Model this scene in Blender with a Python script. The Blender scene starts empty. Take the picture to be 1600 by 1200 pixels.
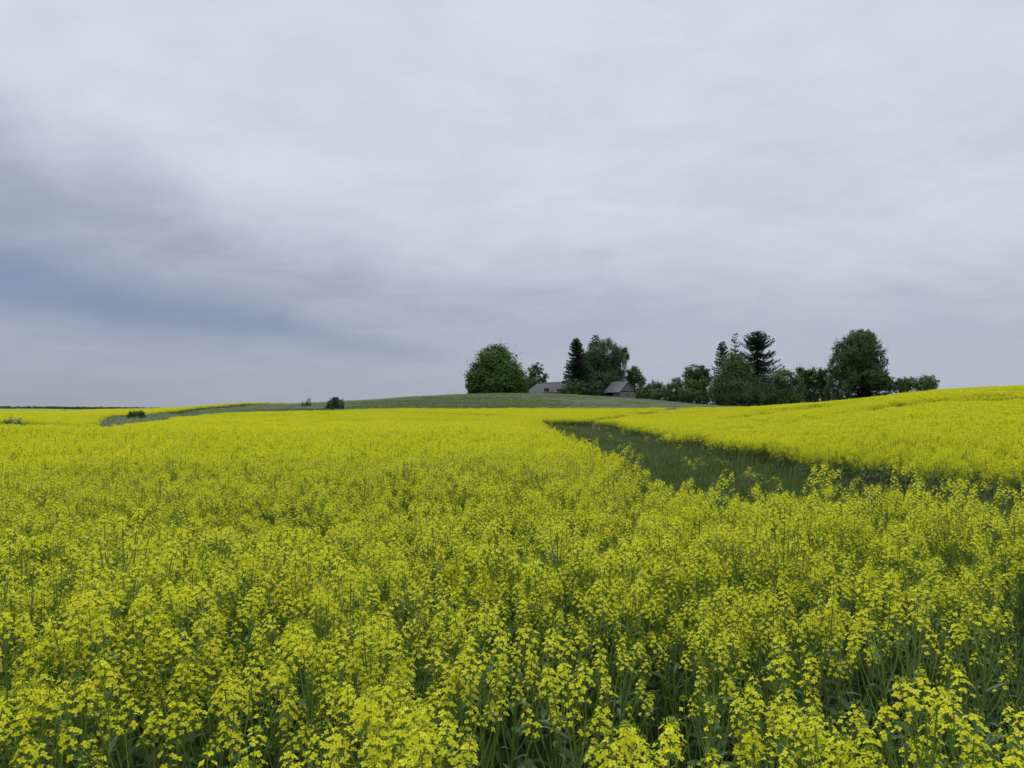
import bpy, math, random
import numpy as np
from mathutils import Vector, Matrix, Euler
R = math.radians
rng = np.random.default_rng(7)
scene = bpy.context.scene
COL = scene.collection
F = 1202.0          # focal length in px of the 1600 px wide frame
EYE = 1.75          # eye height
HOR = 637.0         # horizon row

# ------------------------------------------------------------------ terrain
TAB = {  # picture column : (distance, ground height)
 -100:[(0,0),(26,0),(43,-.22),(50,-.45),(57,-.12),(80,-.3),(120,-.5),(200,-.56),(400,-.7),(1000,-.65),(1500,-6),(6000,-30)],
 100:[(0,0),(26,-.02),(40,-.25),(47,-.5),(55,-.18),(80,-.3),(120,-.5),(200,-.52),(400,-.5),(1000,-.6),(1500,-6),(6000,-30)],
 160:[(0,0),(18,0),(26,-.06),(36,-.3),(50,-.6),(70,-.5),(90,-.25),(112,-.1),(200,-.2),(300,.1),(400,.1),(600,-1),(1500,-7),(6000,-30)],
 230:[(0,0),(26,0),(50,-.25),(70,-.55),(100,-.35),(112,-.1),(200,-.1),(300,.3),(400,.4),(600,-2),(1500,-8),(6000,-30)],
 300:[(0,0),(26,0),(90,-.22),(128,1.0),(150,.9),(300,1.2),(450,0),(1000,-5),(6000,-30)],
 400:[(0,0),(26,0),(60,-.3),(110,.05),(150,2.0),(200,1.6),(300,1.95),(500,0),(1000,-5),(6000,-30)],
 520:[(0,0),(26,0),(60,-.3),(115,.35),(155,2.6),(190,2.0),(250,1.2),(500,-2),(6000,-30)],
 650:[(0,0),(26,0),(60,-.3),(120,.5),(165,4.1),(200,3.4),(250,2.5),(500,-2),(6000,-30)],
 775:[(0,0),(26,0),(70,-.3),(100,-.1),(125,.52),(175,5.1),(200,4.5),(250,3),(500,-2),(6000,-30)],
 900:[(0,0),(8,0),(20,-.3),(70,-.35),(100,0),(127,.55),(178,4.65),(200,4.0),(260,2.5),(500,-2),(6000,-30)],
 1000:[(0,0),(5,0),(15,-.35),(70,-.4),(100,.1),(127,.5),(180,3.4),(210,3.2),(260,2.5),(500,-2),(6000,-30)],
 1090:[(0,0),(5,0),(15,-.4),(50,-.45),(70,-.3),(115,.42),(150,1.2),(185,2.2),(220,2.5),(500,-2),(6000,-30)],
 1200:[(0,0),(4,0),(10,-.3),(24,-.4),(50,.15),(90,.95),(110,1.0),(150,1.0),(190,1.6),(500,-2),(6000,-30)],
 1300:[(0,0),(4,0),(10,-.3),(19,-.4),(45,.5),(90,1.4),(110,1.5),(150,1.2),(190,1.5),(500,-2),(6000,-30)],
 1450:[(0,0),(4,0),(8,-.25),(15,-.25),(40,1.0),(85,2.65),(105,2.75),(150,2.3),(190,2.3),(500,-2),(6000,-30)],
 1600:[(0,0),(4,0),(8,-.2),(12,-.2),(20,.12),(35,.85),(60,2.1),(85,3.2),(105,3.4),(150,3),(200,3),(500,-2),(6000,-30)],
 1850:[(0,0),(4,0),(7,-.2),(10,-.2),(18,.15),(32,.85),(55,2.1),(80,3.5),(105,3.8),(150,3.4),(200,3),(500,-2),(6000,-30)],
}
T0, T1 = math.log(4.0), math.log(6004.0)
NT, NU = 420, 240
U0, U1 = -.8, .9
_t = np.linspace(T0, T1, NT); _d = np.exp(_t) - 4.0
_cols = sorted(TAB)
_prof = np.array([np.interp(_t, [math.log(a + 4) for a, b in TAB[c]], [b for a, b in TAB[c]]) for c in _cols])
_u = np.linspace(U0, U1, NU); _cu = np.array([(c - 800) / F for c in _cols])
G = np.array([np.interp(_u, _cu, _prof[:, j]) for j in range(NT)]).T      # (NU, NT)
def _blur(a, s, axis):
    n = int(3 * s) + 1; k = np.exp(-.5 * (np.arange(-n, n + 1) / s) ** 2); k /= k.sum()
    pad = [(0, 0), (0, 0)]; pad[axis] = (n, n)
    return np.apply_along_axis(lambda v: np.convolve(v, k, 'valid'), axis, np.pad(a, pad, mode='edge'))
G = _blur(_blur(G, 3.2, 0), 2.2, 1)
def ground(x, y):
    x = np.asarray(x, float); y = np.asarray(y, float)
    d = np.maximum(y, 0.0)
    u = np.clip(x / np.maximum(d, .5), U0, U1)
    fu = (u - U0) / (U1 - U0) * (NU - 1); ft = (np.log(d + 4) - T0) / (T1 - T0) * (NT - 1)
    i = np.clip(fu.astype(int), 0, NU - 2); j = np.clip(ft.astype(int), 0, NT - 2)
    a = np.clip(fu - i, 0, 1); b = np.clip(ft - j, 0, 1)
    return (G[i, j] * (1 - a) * (1 - b) + G[i + 1, j] * a * (1 - b) + G[i, j + 1] * (1 - a) * b + G[i + 1, j + 1] * a * b)
def g1(x, y): return float(ground(np.array([x]), np.array([y]))[0])

# smooth value noise for masks
def vnoise(x, y, seed=0):
    x = np.asarray(x, float); y = np.asarray(y, float)
    xi = np.floor(x).astype(np.int64); yi = np.floor(y).astype(np.int64)
    fx = x - xi; fy = y - yi; fx = fx * fx * (3 - 2 * fx); fy = fy * fy * (3 - 2 * fy)
    def h(a, b):
        n = (a * 374761393 + b * 668265263 + seed * 974634777) & 0x7fffffff
        n = ((n ^ (n >> 13)) * 1274126177) & 0x7fffffff
        return ((n ^ (n >> 16)) & 0xffff) / 65535.0
    return (h(xi, yi) * (1 - fx) + h(xi + 1, yi) * fx) * (1 - fy) + (h(xi, yi + 1) * (1 - fx) + h(xi + 1, yi + 1) * fx) * fy

# ------------------------------------------------------------------ where things grow
def near_edge(y):      # right-hand edge of the near crop
    return np.interp(y, [0, 5.2, 5.8, 6.7, 7.0, 7.3, 11, 18, 29, 45, 60, 72], [4.6, 4.2, 3.5, 3.0, 1.75, 1.2, 1.28, 1.5, 1.45, 1.6, 1.9, 1.6]) 
def right_edge(y):     # left-hand edge of the crop beyond the track
    return np.interp(y, [0, 12, 20, 30, 50, 68, 71, 90, 112, 135, 180], [8.2, 8.0, 7.8, 7.7, 8.1, 8.3, 9.0, 14.5, 22.5, 31, 45])
def meadow_front(x, y):  # distance at which crop gives way to the meadow, by direction
    u = x / np.maximum(y, .1)
    return np.interp(u, [-.50, -.47, -.42, -.333, -.233, -.125, 0, .12, .2, .245, .27], [60, 82, 91, 110, 115, 120, 125, 127, 127, 118, 112])
def meadow_back(x, y):
    u = x / np.maximum(y, .1)
    return np.interp(u, [-.47, -.415, -.333, -.25, -.2], [100, 130, 152, 175, 400])
def gap_weeds(x, y):
    t = np.clip(((x - 1.40) * 1.2 + (y - 1.85) * 1.8) / 4.68, 0, 1)
    return np.hypot(x - 1.40 - 1.2 * t, y - 1.85 - 1.8 * t) < .27 + .12 * t + .3 * (vnoise(x * 3, y * 3, 5) - .5)
def in_ditch(x, y):
    u = x / np.maximum(y, .1)
    c = np.interp(u, [-.7, -.63, -.6, -.56, -.53], [51, 50, 48, 44, 42])
    thin = (np.abs(y - c) < np.interp(u, [-.66, -.64, -.6, -.54], [6, 6, 6, 7])) & (u < -.51)
    hollow = (u > -.545 + (y - 60) * .00045) & (u < -.44) & (y > 39 + (u + .545) * 240) & (y < 112 + (u + .5) * 150)
    return thin | hollow
def in_crop(x, y):
    x = np.asarray(x, float); y = np.asarray(y, float)
    u = x / np.maximum(y, .1)
    wob = (vnoise(x * .9, y * .9, 3) - .5) * .8 + (vnoise(x * .25, y * .25, 4) - .5) * 1.2
    wn = np.where(y < 8, .35, 1) * wob
    A = (x < near_edge(y) + wn) & (y < 72)
    mf = meadow_front(x, y) + wob * 2
    C = (y >= 72 + wob) & (y < mf) & (x < right_edge(y) - 2.2) & (u < .27)
    D = (u < -.2) & (y > meadow_back(x, y))
    E = (u < -.5) & (y >= 72)
    B = (x > right_edge(y) + wob) & (y < 128)
    return (A | C | B | D | E) & ~in_ditch(x, y) & ~(gap_weeds(x, y) & (vnoise(x * 9, y * 9, 9) < .82))
def in_meadow(x, y):
    u = x / np.maximum(y, .1)
    return (y > 84) & (y < 215) & (u > -.51) & (u < .36) & ~in_crop(x, y)
def in_track(x, y):
    return (y > 3.5) & (y < 74) & (x > near_edge(y) - .8) & (x < right_edge(y) + .8) & ~in_crop(x, y)

# ------------------------------------------------------------------ materials
def newmat(name):
    m = bpy.data.materials.new(name); m.use_nodes = True
    nt = m.node_tree; nt.nodes.clear()
    return m, nt
def N(nt, t, **kw):
    n = nt.nodes.new(t)
    for k, v in kw.items():
        if k.startswith('i_'):
            key = k[2:]; key = int(key) if key.isdigit() else key.replace('_', ' ')
            n.inputs[key].default_value = v
        else: setattr(n, k, v)
    return n
def c4(c): return (c[0], c[1], c[2], 1.0)
def leafy(name, c1, c2, trans=.3, rough=.55, spec=.25, scale=None, c3=None, tcol=1.0):
    """diffuse + translucent foliage whose hue varies leaf by leaf (and clump by clump with scale)"""
    m, nt = newmat(name); L = nt.links.new
    geo = N(nt, 'ShaderNodeNewGeometry')
    mix = N(nt, 'ShaderNodeMix', data_type='RGBA')
    mix.inputs['A'].default_value = c4(c1); mix.inputs['B'].default_value = c4(c2)
    L(geo.outputs['Random Per Island'], mix.inputs['Factor'])
    col = mix.outputs['Result']
    if scale:
        tc = N(nt, 'ShaderNodeTexCoord'); no = N(nt, 'ShaderNodeTexNoise', i_Scale=scale, i_Detail=3.0)
        L(tc.outputs['Object'], no.inputs['Vector'])
        mr = N(nt, 'ShaderNodeMapRange', i_From_Min=.38, i_From_Max=.62)
        L(no.outputs['Fac'], mr.inputs['Value'])
        m2 = N(nt, 'ShaderNodeMix', data_type='RGBA'); m2.inputs['B'].default_value = c4(c3)
        L(mr.outputs['Result'], m2.inputs['Factor']); L(col, m2.inputs['A']); col = m2.outputs['Result']
    p = N(nt, 'ShaderNodeBsdfPrincipled', i_Roughness=rough)
    p.inputs['Specular IOR Level'].default_value = spec
    t = N(nt, 'ShaderNodeBsdfTranslucent'); ms = N(nt, 'ShaderNodeMixShader', i_Fac=trans)
    L(col, p.inputs['Base Color']); L(col, t.inputs['Color'])
    L(p.outputs[0], ms.inputs[1]); L(t.outputs[0], ms.inputs[2])
    o = N(nt, 'ShaderNodeOutputMaterial'); L(ms.outputs[0], o.inputs['Surface'])
    return m
def rough_mat(name, c1, c2, scale=4.0, stretch=(1, 1, 1), rough=.85, bump=.0, detail=6.0, coord='Object'):
    m, nt = newmat(name); L = nt.links.new
    tc = N(nt, 'ShaderNodeTexCoord'); mp = N(nt, 'ShaderNodeMapping'); mp.inputs['Scale'].default_value = stretch
    no = N(nt, 'ShaderNodeTexNoise', i_Scale=scale, i_Detail=detail)
    L(tc.outputs[coord], mp.inputs['Vector']); L(mp.outputs[0], no.inputs['Vector'])
    mr = N(nt, 'ShaderNodeMapRange', i_From_Min=.3, i_From_Max=.7); L(no.outputs['Fac'], mr.inputs['Value'])
    mix = N(nt, 'ShaderNodeMix', data_type='RGBA'); mix.inputs['A'].default_value = c4(c1); mix.inputs['B'].default_value = c4(c2)
    L(mr.outputs[0], mix.inputs['Factor'])
    p = N(nt, 'ShaderNodeBsdfPrincipled', i_Roughness=rough); p.inputs['Specular IOR Level'].default_value = .2
    L(mix.outputs['Result'], p.inputs['Base Color'])
    if bump:
        b = N(nt, 'ShaderNodeBump', i_Strength=bump); L(no.outputs['Fac'], b.inputs['Height']); L(b.outputs[0], p.inputs['Normal'])
    o = N(nt, 'ShaderNodeOutputMaterial'); L(p.outputs[0], o.inputs['Surface'])
    return m

M = {}
M['petal'] = leafy('rapeseed_petal', (.87, .84, .022), (.64, .68, .012), trans=.40, rough=.5, spec=.18)
M['bud'] = leafy('rapeseed_bud', (.45, .50, .03), (.26, .36, .03), trans=.15, rough=.6)
M['stem'] = leafy('rapeseed_stem', (.20, .29, .045), (.13, .20, .04), trans=.0, rough=.5, spec=.3)
M['leaf'] = leafy('rapeseed_leaf', (.062, .130, .045), (.10, .175, .07), trans=.25, rough=.5, spec=.3)
M['weed'] = leafy('weed_leaf', (.04, .085, .032), (.065, .115, .04), trans=.2, rough=.6, spec=.12)
M['grass'] = leafy('meadow_grass_blade', (.095, .185, .040), (.16, .235, .06), trans=.3)
M['track_grass'] = leafy('track_grass_blade', (.066, .132, .024), (.115, .18, .038), trans=.3)
M['dry'] = leafy('dry_grass_blade', (.22, .20, .09), (.15, .17, .07), trans=.3)
M['panicle'] = leafy('pale_grass_head', (.42, .44, .30), (.28, .35, .19), trans=.3)
M['bark'] = rough_mat('tree_bark', (.035, .028, .022), (.085, .07, .055), scale=3, stretch=(3, 3, .6), bump=.4)
M['birch_bark'] = rough_mat('birch_bark', (.45, .44, .40), (.10, .09, .08), scale=2.2, stretch=(.6, .6, 4), bump=.2)

# ------------------------------------------------------------------ mesh builder
class MB:
    def __init__(s): s.v = []; s.f = []; s.m = []; s.n = 0
    def add(s, verts, faces, mi=0):
        o = s.n; s.v.extend(verts); s.n += len(verts)
        for f in faces: s.f.append([a + o for a in f]); s.m.append(mi)
    def tube(s, pts, rad, k=5, mi=0, cap=False):
        pts = [Vector(p) for p in pts]; vs = []; n = len(pts)
        for i, p in enumerate(pts):
            d = (pts[min(i + 1, n - 1)] - pts[max(i - 1, 0)]).normalized()
            a = d.cross(Vector((.31, .95, .07))); a = a.normalized() if a.length > 1e-4 else Vector((1, 0, 0))
            b = d.cross(a)
            for j in range(k):
                t = 2 * math.pi * j / k
                vs.append(tuple(p + (a * math.cos(t) + b * math.sin(t)) * rad[i]))
        fs = [[i * k + j, i * k + (j + 1) % k, (i + 1) * k + (j + 1) % k, (i + 1) * k + j] for i in range(n - 1) for j in range(k)]
        if cap: fs.append([(n - 1) * k + j for j in range(k)]); fs.append([j for j in range(k)][::-1])
        s.add(vs, fs, mi)
    def box(s, x0, x1, y0, y1, z0, z1, mi=0, mat=None):
        vs = [(x, y, z) for z in (z0, z1) for y in (y0, y1) for x in (x0, x1)]
        if mat is not None: vs = [tuple(mat @ Vector(v)) for v in vs]
        s.add(vs, [[0, 2, 3, 1], [4, 5, 7, 6], [0, 1, 5, 4], [2, 6, 7, 3], [0, 4, 6, 2], [1, 3, 7, 5]], mi)
    def mesh(s, name, mats, smooth=False):
        me = bpy.data.meshes.new(name); me.from_pydata([tuple(v) for v in s.v], [], s.f)
        for m in mats: me.materials.append(m)
        if len(mats) > 1: me.polygons.foreach_set('material_index', s.m)
        if smooth: me.polygons.foreach_set('use_smooth', [True] * len(s.f))
        me.update(); return me
def quad_mesh(name, P, mats, mi=None):
    """P: (n,4,3) array of separate quads"""
    n = len(P); me = bpy.data.meshes.new(name)
    me.vertices.add(n * 4); me.vertices.foreach_set('co', P.reshape(-1).astype(np.float32))
    me.loops.add(n * 4); me.loops.foreach_set('vertex_index', np.arange(n * 4, dtype=np.int32))
    me.polygons.add(n); me.polygons.foreach_set('loop_start', np.arange(0, n * 4, 4, dtype=np.int32))
    for m in mats: me.materials.append(m)
    if mi is not None: me.polygons.foreach_set('material_index', np.asarray(mi, dtype=np.int32))
    me.update(calc_edges=True); return me
def link(name, data, parent=None, loc=None, **props):
    o = bpy.data.objects.new(name, data); COL.objects.link(o)
    if parent is not None: o.parent = parent
    if loc is not None: o.location = loc
    for k, v in props.items(): o[k] = v
    return o

# ------------------------------------------------------------------ rapeseed plants
def rnd(a, b): return random.uniform(a, b)
def basis(d):
    d = Vector(d).normalized(); a = d.cross(Vector((0, 0, 1)))
    a = a.normalized() if a.length > 1e-3 else Vector((1, 0, 0))
    return d, a, d.cross(a)
def flower(mb, c, nrm, r):
    d, a, b = basis(nrm); t0 = rnd(0, 6.28)
    for k in range(4):
        t = t0 + k * math.pi / 2 + rnd(-.16, .16)
        e = a * math.cos(t) + b * math.sin(t); w = d.cross(e)
        rr = r * rnd(.85, 1.1); cup = rnd(.10, .42)
        p0 = c; m1 = c + e * rr * .50 + d * rr * cup * .6; p2 = c + e * rr + d * rr * (cup - rnd(.05, .35))
        hw = rr * .40
        mb.add([tuple(p0 - w * rr * .07), tuple(p0 + w * rr * .07), tuple(m1 + w * hw), tuple(m1 - w * hw), tuple(p2 + w * hw * .78), tuple(p2 - w * hw * .78)],
               [[0, 1, 2, 3], [3, 2, 4, 5]], 0)
    q = c + d * r * .12
    s = r * .13; mb.add([tuple(q + a * s), tuple(q + b * s), tuple(q - a * s), tuple(q - b * s), tuple(q + d * s * 2.6)], [[0, 1, 4], [1, 2, 4], [2, 3, 4], [3, 0, 4]], 1)
def bud(mb, c, d, l, w):
    d, a, b = basis(d); m = c + d * l * .45
    vs = [tuple(c), tuple(m + a * w), tuple(m + b * w), tuple(m - a * w), tuple(m - b * w), tuple(c + d * l)]
    mb.add(vs, [[0, 2, 1], [0, 3, 2], [0, 4, 3], [0, 1, 4], [1, 2, 5], [2, 3, 5], [3, 4, 5], [4, 1, 5]], 1)
def raceme(mb, base, tip, nf, size=1.0, npods=6, nbuds=9):
    """one flower head: buds on top, open flowers below them, young pods under those. materials: petal, bud, stem"""
    ax = (tip - base); L = ax.length; d, a, b = basis(ax)
    mb.tube([base, base + ax * .5, tip], [.0022 * size, .0018 * size, .0012 * size], 4, 2)
    ph = rnd(0, 6.28)
    for i in range(nbuds):
        t = ph + i * 2.4; r = .011 * size * math.sqrt(i / max(nbuds, 1))
        c = tip + (a * math.cos(t) + b * math.sin(t)) * r + d * (.012 - .010 * i / nbuds)
        bud(mb, c, d + (a * math.cos(t) + b * math.sin(t)) * .5, .0085 * size, .0023 * size)
    for i in range(nf):
        f = i / max(nf - 1, 1); t = ph + i * 2.4 + rnd(-.2, .2)
        s = tip - d * (.006 + .062 * f * size)
        out = a * math.cos(t) + b * math.sin(t)
        pl = (.013 + .015 * f) * size * rnd(.85, 1.2); el = .75 - .45 * f + rnd(-.1, .1)
        e = s + (out + d * el).normalized() * pl
        w = out.cross(d) * .0007
        mb.add([tuple(s - w), tuple(s + w), tuple(e + w), tuple(e - w)], [[0, 1, 2, 3]], 2)
        flower(mb, e, out * rnd(.5, .9) + d * rnd(.5, 1.0) + Vector((0, 0, .25)), rnd(.0076, .0102) * size)
    for i in range(npods):
        t = ph + i * 2.4 + 1; s = tip - d * (.075 * size + (L - .09 * size) * .8 * i / max(npods, 1))
        out = a * math.cos(t) + b * math.sin(t)
        e1 = s + (out * .9 + d * .35) * .016 * size; e2 = e1 + (out * .55 + d * .8) * rnd(.018, .04) * size
        mb.tube([s, e1, e2], [.0007, .0010, .0005], 3, 2)
def leaf(mb, base, dirv, L, W, droop, mi=0):
    d = Vector((dirv[0], dirv[1], 0)).normalized(); side = Vector((-d.y, d.x, 0)); up = dirv[2]
    prof = [(0, .12), (.25, .75), (.5, 1.0), (.75, .72), (1, .08)]
    vs = []; fs = []
    for i, (t, w) in enumerate(prof):
        p = Vector(base) + d * L * t * math.cos(up * .8) + Vector((0, 0, L * (t * math.sin(up) - droop * t * t)))
        ww = W * w * .5 * rnd(.8, 1.15); lift = Vector((0, 0, ww * .5))
        vs += [tuple(p - side * ww + lift), tuple(p), tuple(p + side * ww + lift)]
        if i: o = 3 * i; fs += [[o - 3, o - 2, o + 1, o], [o - 2, o - 1, o + 2, o + 1]]
    mb.add(vs, fs, mi)

def rape_plant(seed, H=1.0, heads=8, nf=(9, 16), leaves=6, size=1.0):
    """-> (stem MB, [leaf MB], [flower head MB]); sizes in metres, base at origin"""
    random.seed(seed)
    stem = MB(); lvs = []; hds = []
    lean = Vector((rnd(-.08, .08), rnd(-.08, .08), 0)); cur = Vector((rnd(-.05, .05), rnd(-.05, .05), 0))
    def axis(t): return Vector((0, 0, H * t)) + lean * t * H + cur * t * t * H
    top = axis(1.0)
    stem.tube([axis(t) for t in (0, .2, .4, .6, .8, .9)], [.0048, .0044, .0038, .0032, .0026, .0022], 5)
    h = MB(); raceme(h, axis(.9), top, random.randint(nf[0], nf[1]) + 3, size, 7); hds.append(h)
    az = rnd(0, 6.28)
    for k in range(heads - 1):
        az += 2.4 + rnd(-.4, .4); f = k / max(heads - 2, 1)
        t0 = .82 - .44 * f + rnd(-.03, .03); p0 = axis(t0)
        L = H * (.12 + .33 * f) * rnd(.8, 1.15)
        o = Vector((math.cos(az), math.sin(az), 0))
        sp = rnd(.30, .52) - .10 * f
        p1 = p0 + o * L * sp * .55 + Vector((0, 0, L * .38)); p2 = p0 + o * L * sp * .85 + Vector((0, 0, L * .75))
        p3 = p2 + (o * .12 + Vector((rnd(-.1, .1), rnd(-.1, .1), 1))).normalized() * rnd(.09, .15)
        stem.tube([p0, p1, p2], [.0026, .0022, .0018], 4)
        h = MB(); raceme(h, p2, p3, random.randint(*nf), size * rnd(.78, 1.1), random.randint(3, 6), random.randint(6, 10)); hds.append(h)
        if random.random() < .8:
            l = MB(); leaf(l, p0, (o.x, o.y, rnd(.3, .8)), rnd(.05, .10), rnd(.012, .022), rnd(.1, .5)); lvs.append(l)
    for k in range(leaves):
        az += 2.4 + rnd(-.5, .5); t0 = .08 + .5 * k / leaves
        l = MB(); leaf(l, axis(t0), (math.cos(az), math.sin(az), rnd(.2, .9)), rnd(.12, .22) * (1.25 - t0), rnd(.032, .062) * (1.3 - t0), rnd(.2, .8)); lvs.append(l)
    return stem, lvs, hds

HEAD_M = [M['petal'], M['bud'], M['stem']]
ALL_M = [M['petal'], M['bud'], M['stem'], M['leaf']]
NVAR = 14
VAR = []
def plant_variant(seed, **kw):
    s, lv, hd = rape_plant(seed, **kw)
    j = MB()
    for src, remap in [(s, {0: 2})] + [(l, {0: 3}) for l in lv] + [(h, None) for h in hd]:
        o = j.n; j.v += src.v; j.n += src.n
        for f, m in zip(src.f, src.m): j.f.append([a + o for a in f]); j.m.append(remap[m] if remap else m)
    return dict(stem=s.mesh('rapeseed_stem', [M['stem']], True), leaves=[l.mesh('rapeseed_leaf', [M['leaf']], True) for l in lv],
                heads=[h.mesh('rapeseed_flower_head', HEAD_M) for h in hd], joined=j.mesh('rapeseed_plant_whole', ALL_M))
for k in range(NVAR):
    random.seed(100 + k)
    VAR.append(plant_variant(200 + k, H=1.0 + .05 * ((k % 5) - 2) * .8, heads=[12, 13, 10, 14, 11][k % 5], size=[1.0, .92, 1.04, .95, 1.0, .88, .98][k % 7], nf=(2, 6) if k in (5, 12) else (9, 17)))

# simplified plants for the middle distance, and clumps for the far fields
def clump(seed, size, n, nheads, hj, nq, fs, yellow=1.0):
    r = np.random.default_rng(seed); Q = []; mi = []
    for i in range(n):
        px, py = r.uniform(-size / 2, size / 2, 2); H = 1.0 * r.uniform(1 - hj, 1 + hj)
        def strip(p0, p1, w, m):
            a = r.uniform(0, 6.28); s = np.array([math.cos(a), math.sin(a), 0]) * w
            Q.append([p0 - s, p0 + s, p1 + s, p1 - s]); mi.append(m)
        base = np.array([px, py, 0]); top = base + np.array([r.normal(0, .05), r.normal(0, .05), H])
        strip(base, top - np.array([0, 0, .04]), .0032, 2)
        for k in range(nheads):
            f = k / nheads; a = r.uniform(0, 6.28); rad = .19 * math.sqrt(f) * r.uniform(.7, 1.2) * .9
            c = np.array([top[0] + math.cos(a) * rad, top[1] + math.sin(a) * rad, H * (1 - .30 * f * r.uniform(.5, 1.2))])
            strip(base + (top - base) * (.75 - .35 * f), c, .0022, 2)
            if r.random() < yellow:
                for q in range(nq):
                    cc = c + r.normal(0, 1, 3) * np.array([.022, .022, .026]); e1 = r.normal(0, 1, 3); e1 /= np.linalg.norm(e1)
                    e2 = np.cross(e1, r.normal(0, 1, 3)); e2 /= np.linalg.norm(e2)
                    e1 *= fs * r.uniform(.8, 1.2); e2 *= fs * .75
                    Q.append([cc - e1 - e2 * .5, cc + e2 * -.9, cc + e1 + e2 * .5, cc + e2 * .9]); mi.append(0 if r.random() < .9 else 1)
        for k in range(7):
            z = H * r.uniform(.08, .72); a = r.uniform(0, 6.28); l = .16 * (1.2 - z / H); o = np.array([math.cos(a), math.sin(a), r.uniform(-.3, .6)])
            s = np.array([-math.sin(a), math.cos(a), 0]) * .03; p = np.array([px, py, z])
            Q.append([p - s * .4, p + o * l * .5 - s, p + o * l, p + o * l * .5 + s]); mi.append(3)
    return quad_mesh('rapeseed_clump', np.array(Q), ALL_M, mi)
MID = [clump(500 + k, .2, 1, 11, .08, 14, .0112) for k in range(6)]
FAR = [clump(600 + k, .9, 24, 8, .06, 8, .0175) for k in range(5)] + [clump(650 + k, .9, 18, 7, .09, 6, .019, yellow=.55) for k in range(2)]

def src_collection(name, meshes):
    c = bpy.data.collections.new(name)
    for k, me in enumerate(meshes):
        o = bpy.data.objects.new('%s_%02d' % (name, k), me); c.objects.link(o)
    return c
def scatter_group(coll):
    ng = bpy.data.node_groups.new('scatter_' + coll.name, 'GeometryNodeTree')
    ng.interface.new_socket('Geometry', in_out='INPUT', socket_type='NodeSocketGeometry')
    ng.interface.new_socket('Geometry', in_out='OUTPUT', socket_type='NodeSocketGeometry')
    L = ng.links.new
    gi = ng.nodes.new('NodeGroupInput'); go = ng.nodes.new('NodeGroupOutput')
    ci = ng.nodes.new('GeometryNodeCollectionInfo'); ci.inputs['Collection'].default_value = coll
    ci.inputs['Separate Children'].default_value = True; ci.inputs['Reset Children'].default_value = True
    def attr(n, t):
        a = ng.nodes.new('GeometryNodeInputNamedAttribute'); a.data_type = t; a.inputs['Name'].default_value = n; return a
    ip = ng.nodes.new('GeometryNodeInstanceOnPoints'); ip.inputs['Pick Instance'].default_value = True
    e2r = ng.nodes.new('FunctionNodeEulerToRotation')
    L(attr('rot', 'FLOAT_VECTOR').outputs['Attribute'], e2r.inputs[0])
    L(gi.outputs[0], ip.inputs['Points']); L(ci.outputs[0], ip.inputs['Instance'])
    L(attr('idx', 'INT').outputs['Attribute'], ip.inputs['Instance Index'])
    L(e2r.outputs[0], ip.inputs['Rotation']); L(attr('scl', 'FLOAT_VECTOR').outputs['Attribute'], ip.inputs['Scale'])
    L(ip.outputs[0], go.inputs[0])
    return ng
def scatter(name, coll, P, rot, scl, idx, **props):
    me = bpy.data.meshes.new(name); n = len(P)
    me.vertices.add(n); me.vertices.foreach_set('co', np.asarray(P, np.float32).reshape(-1))
    a = me.attributes.new('rot', 'FLOAT_VECTOR', 'POINT'); a.data.foreach_set('vector', np.asarray(rot, np.float32).reshape(-1))
    a = me.attributes.new('scl', 'FLOAT_VECTOR', 'POINT'); a.data.foreach_set('vector', np.asarray(scl, np.float32).reshape(-1))
    a = me.attributes.new('idx', 'INT', 'POINT'); a.data.foreach_set('value', np.asarray(idx, np.int32))
    o = link(name, me, **props); md = o.modifiers.new('scatter', 'NODES'); md.node_group = scatter_group(coll)
    return o
def jgrid(x0, x1, y0, y1, s, seed, jit=.45):
    r = np.random.default_rng(seed)
    X, Y = np.meshgrid(np.arange(x0, x1, s), np.arange(y0, y1, s)); X = X.ravel(); Y = Y.ravel()
    return X + r.uniform(-jit, jit, X.size) * s, Y + r.uniform(-jit, jit, X.size) * s
def rots(n, seed, tilt=.06):
    r = np.random.default_rng(seed); return np.stack([r.normal(0, tilt, n), r.normal(0, tilt, n), r.uniform(0, 6.283, n)], 1)

# --- near crop: positions
X, Y = jgrid(-20, 24, 1.0, 24, .172, 11)
U = X / Y
k = (U > -.80) & (U < .82) & in_crop(X, Y)
X, Y = X[k], Y[k]
dens = vnoise(X * 1.25, Y * 1.25, 21) * .6 + vnoise(X * 2.9, Y * 2.9, 22) * .4
dens -= .30 * np.exp(-((X - .30) ** 2 / .02 + (Y - 2.0) ** 2 / .35)) + .22 * np.exp(-((X + .72) ** 2 / .05 + (Y - 1.75) ** 2 / .12))     # two bare gaps
dens -= .16 * np.clip((2.1 - Y) / .5, 0, 1) * np.clip((X + .1) / .3, 0, 1)
thin = np.interp(Y, [1, 3, 6], [.53, .42, .06])
r_ = np.random.default_rng(31)
k = (dens > thin) | (r_.random(X.size) < np.interp(Y, [1, 4], [.10, .35]))
X, Y = X[k], Y[k]
D = np.hypot(X, Y)
hs = np.clip(1 + r_.normal(0, .07, X.size) + (vnoise(X * .6, Y * .6, 23) - .5) * .22, .8, 1.25)
hs = hs * (1 + .13 * np.clip((X - .5) / .8, 0, 1) * np.clip((Y - 3.8) / 1.2, 0, 1) * (X < 5))
hs = np.where(D < 2.4, np.minimum(hs, 1.04), hs)
k = (D > 1.12) & ~((X > .45) & (D < 1.75) & (r_.random(X.size) < .72)); X, Y, D, hs = X[k], Y[k], D[k], hs[k]
Z = ground(X, Y)
order = np.argsort(D)
inframe = (np.abs(X / Y) < .70) & (D > 1.0)
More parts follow.
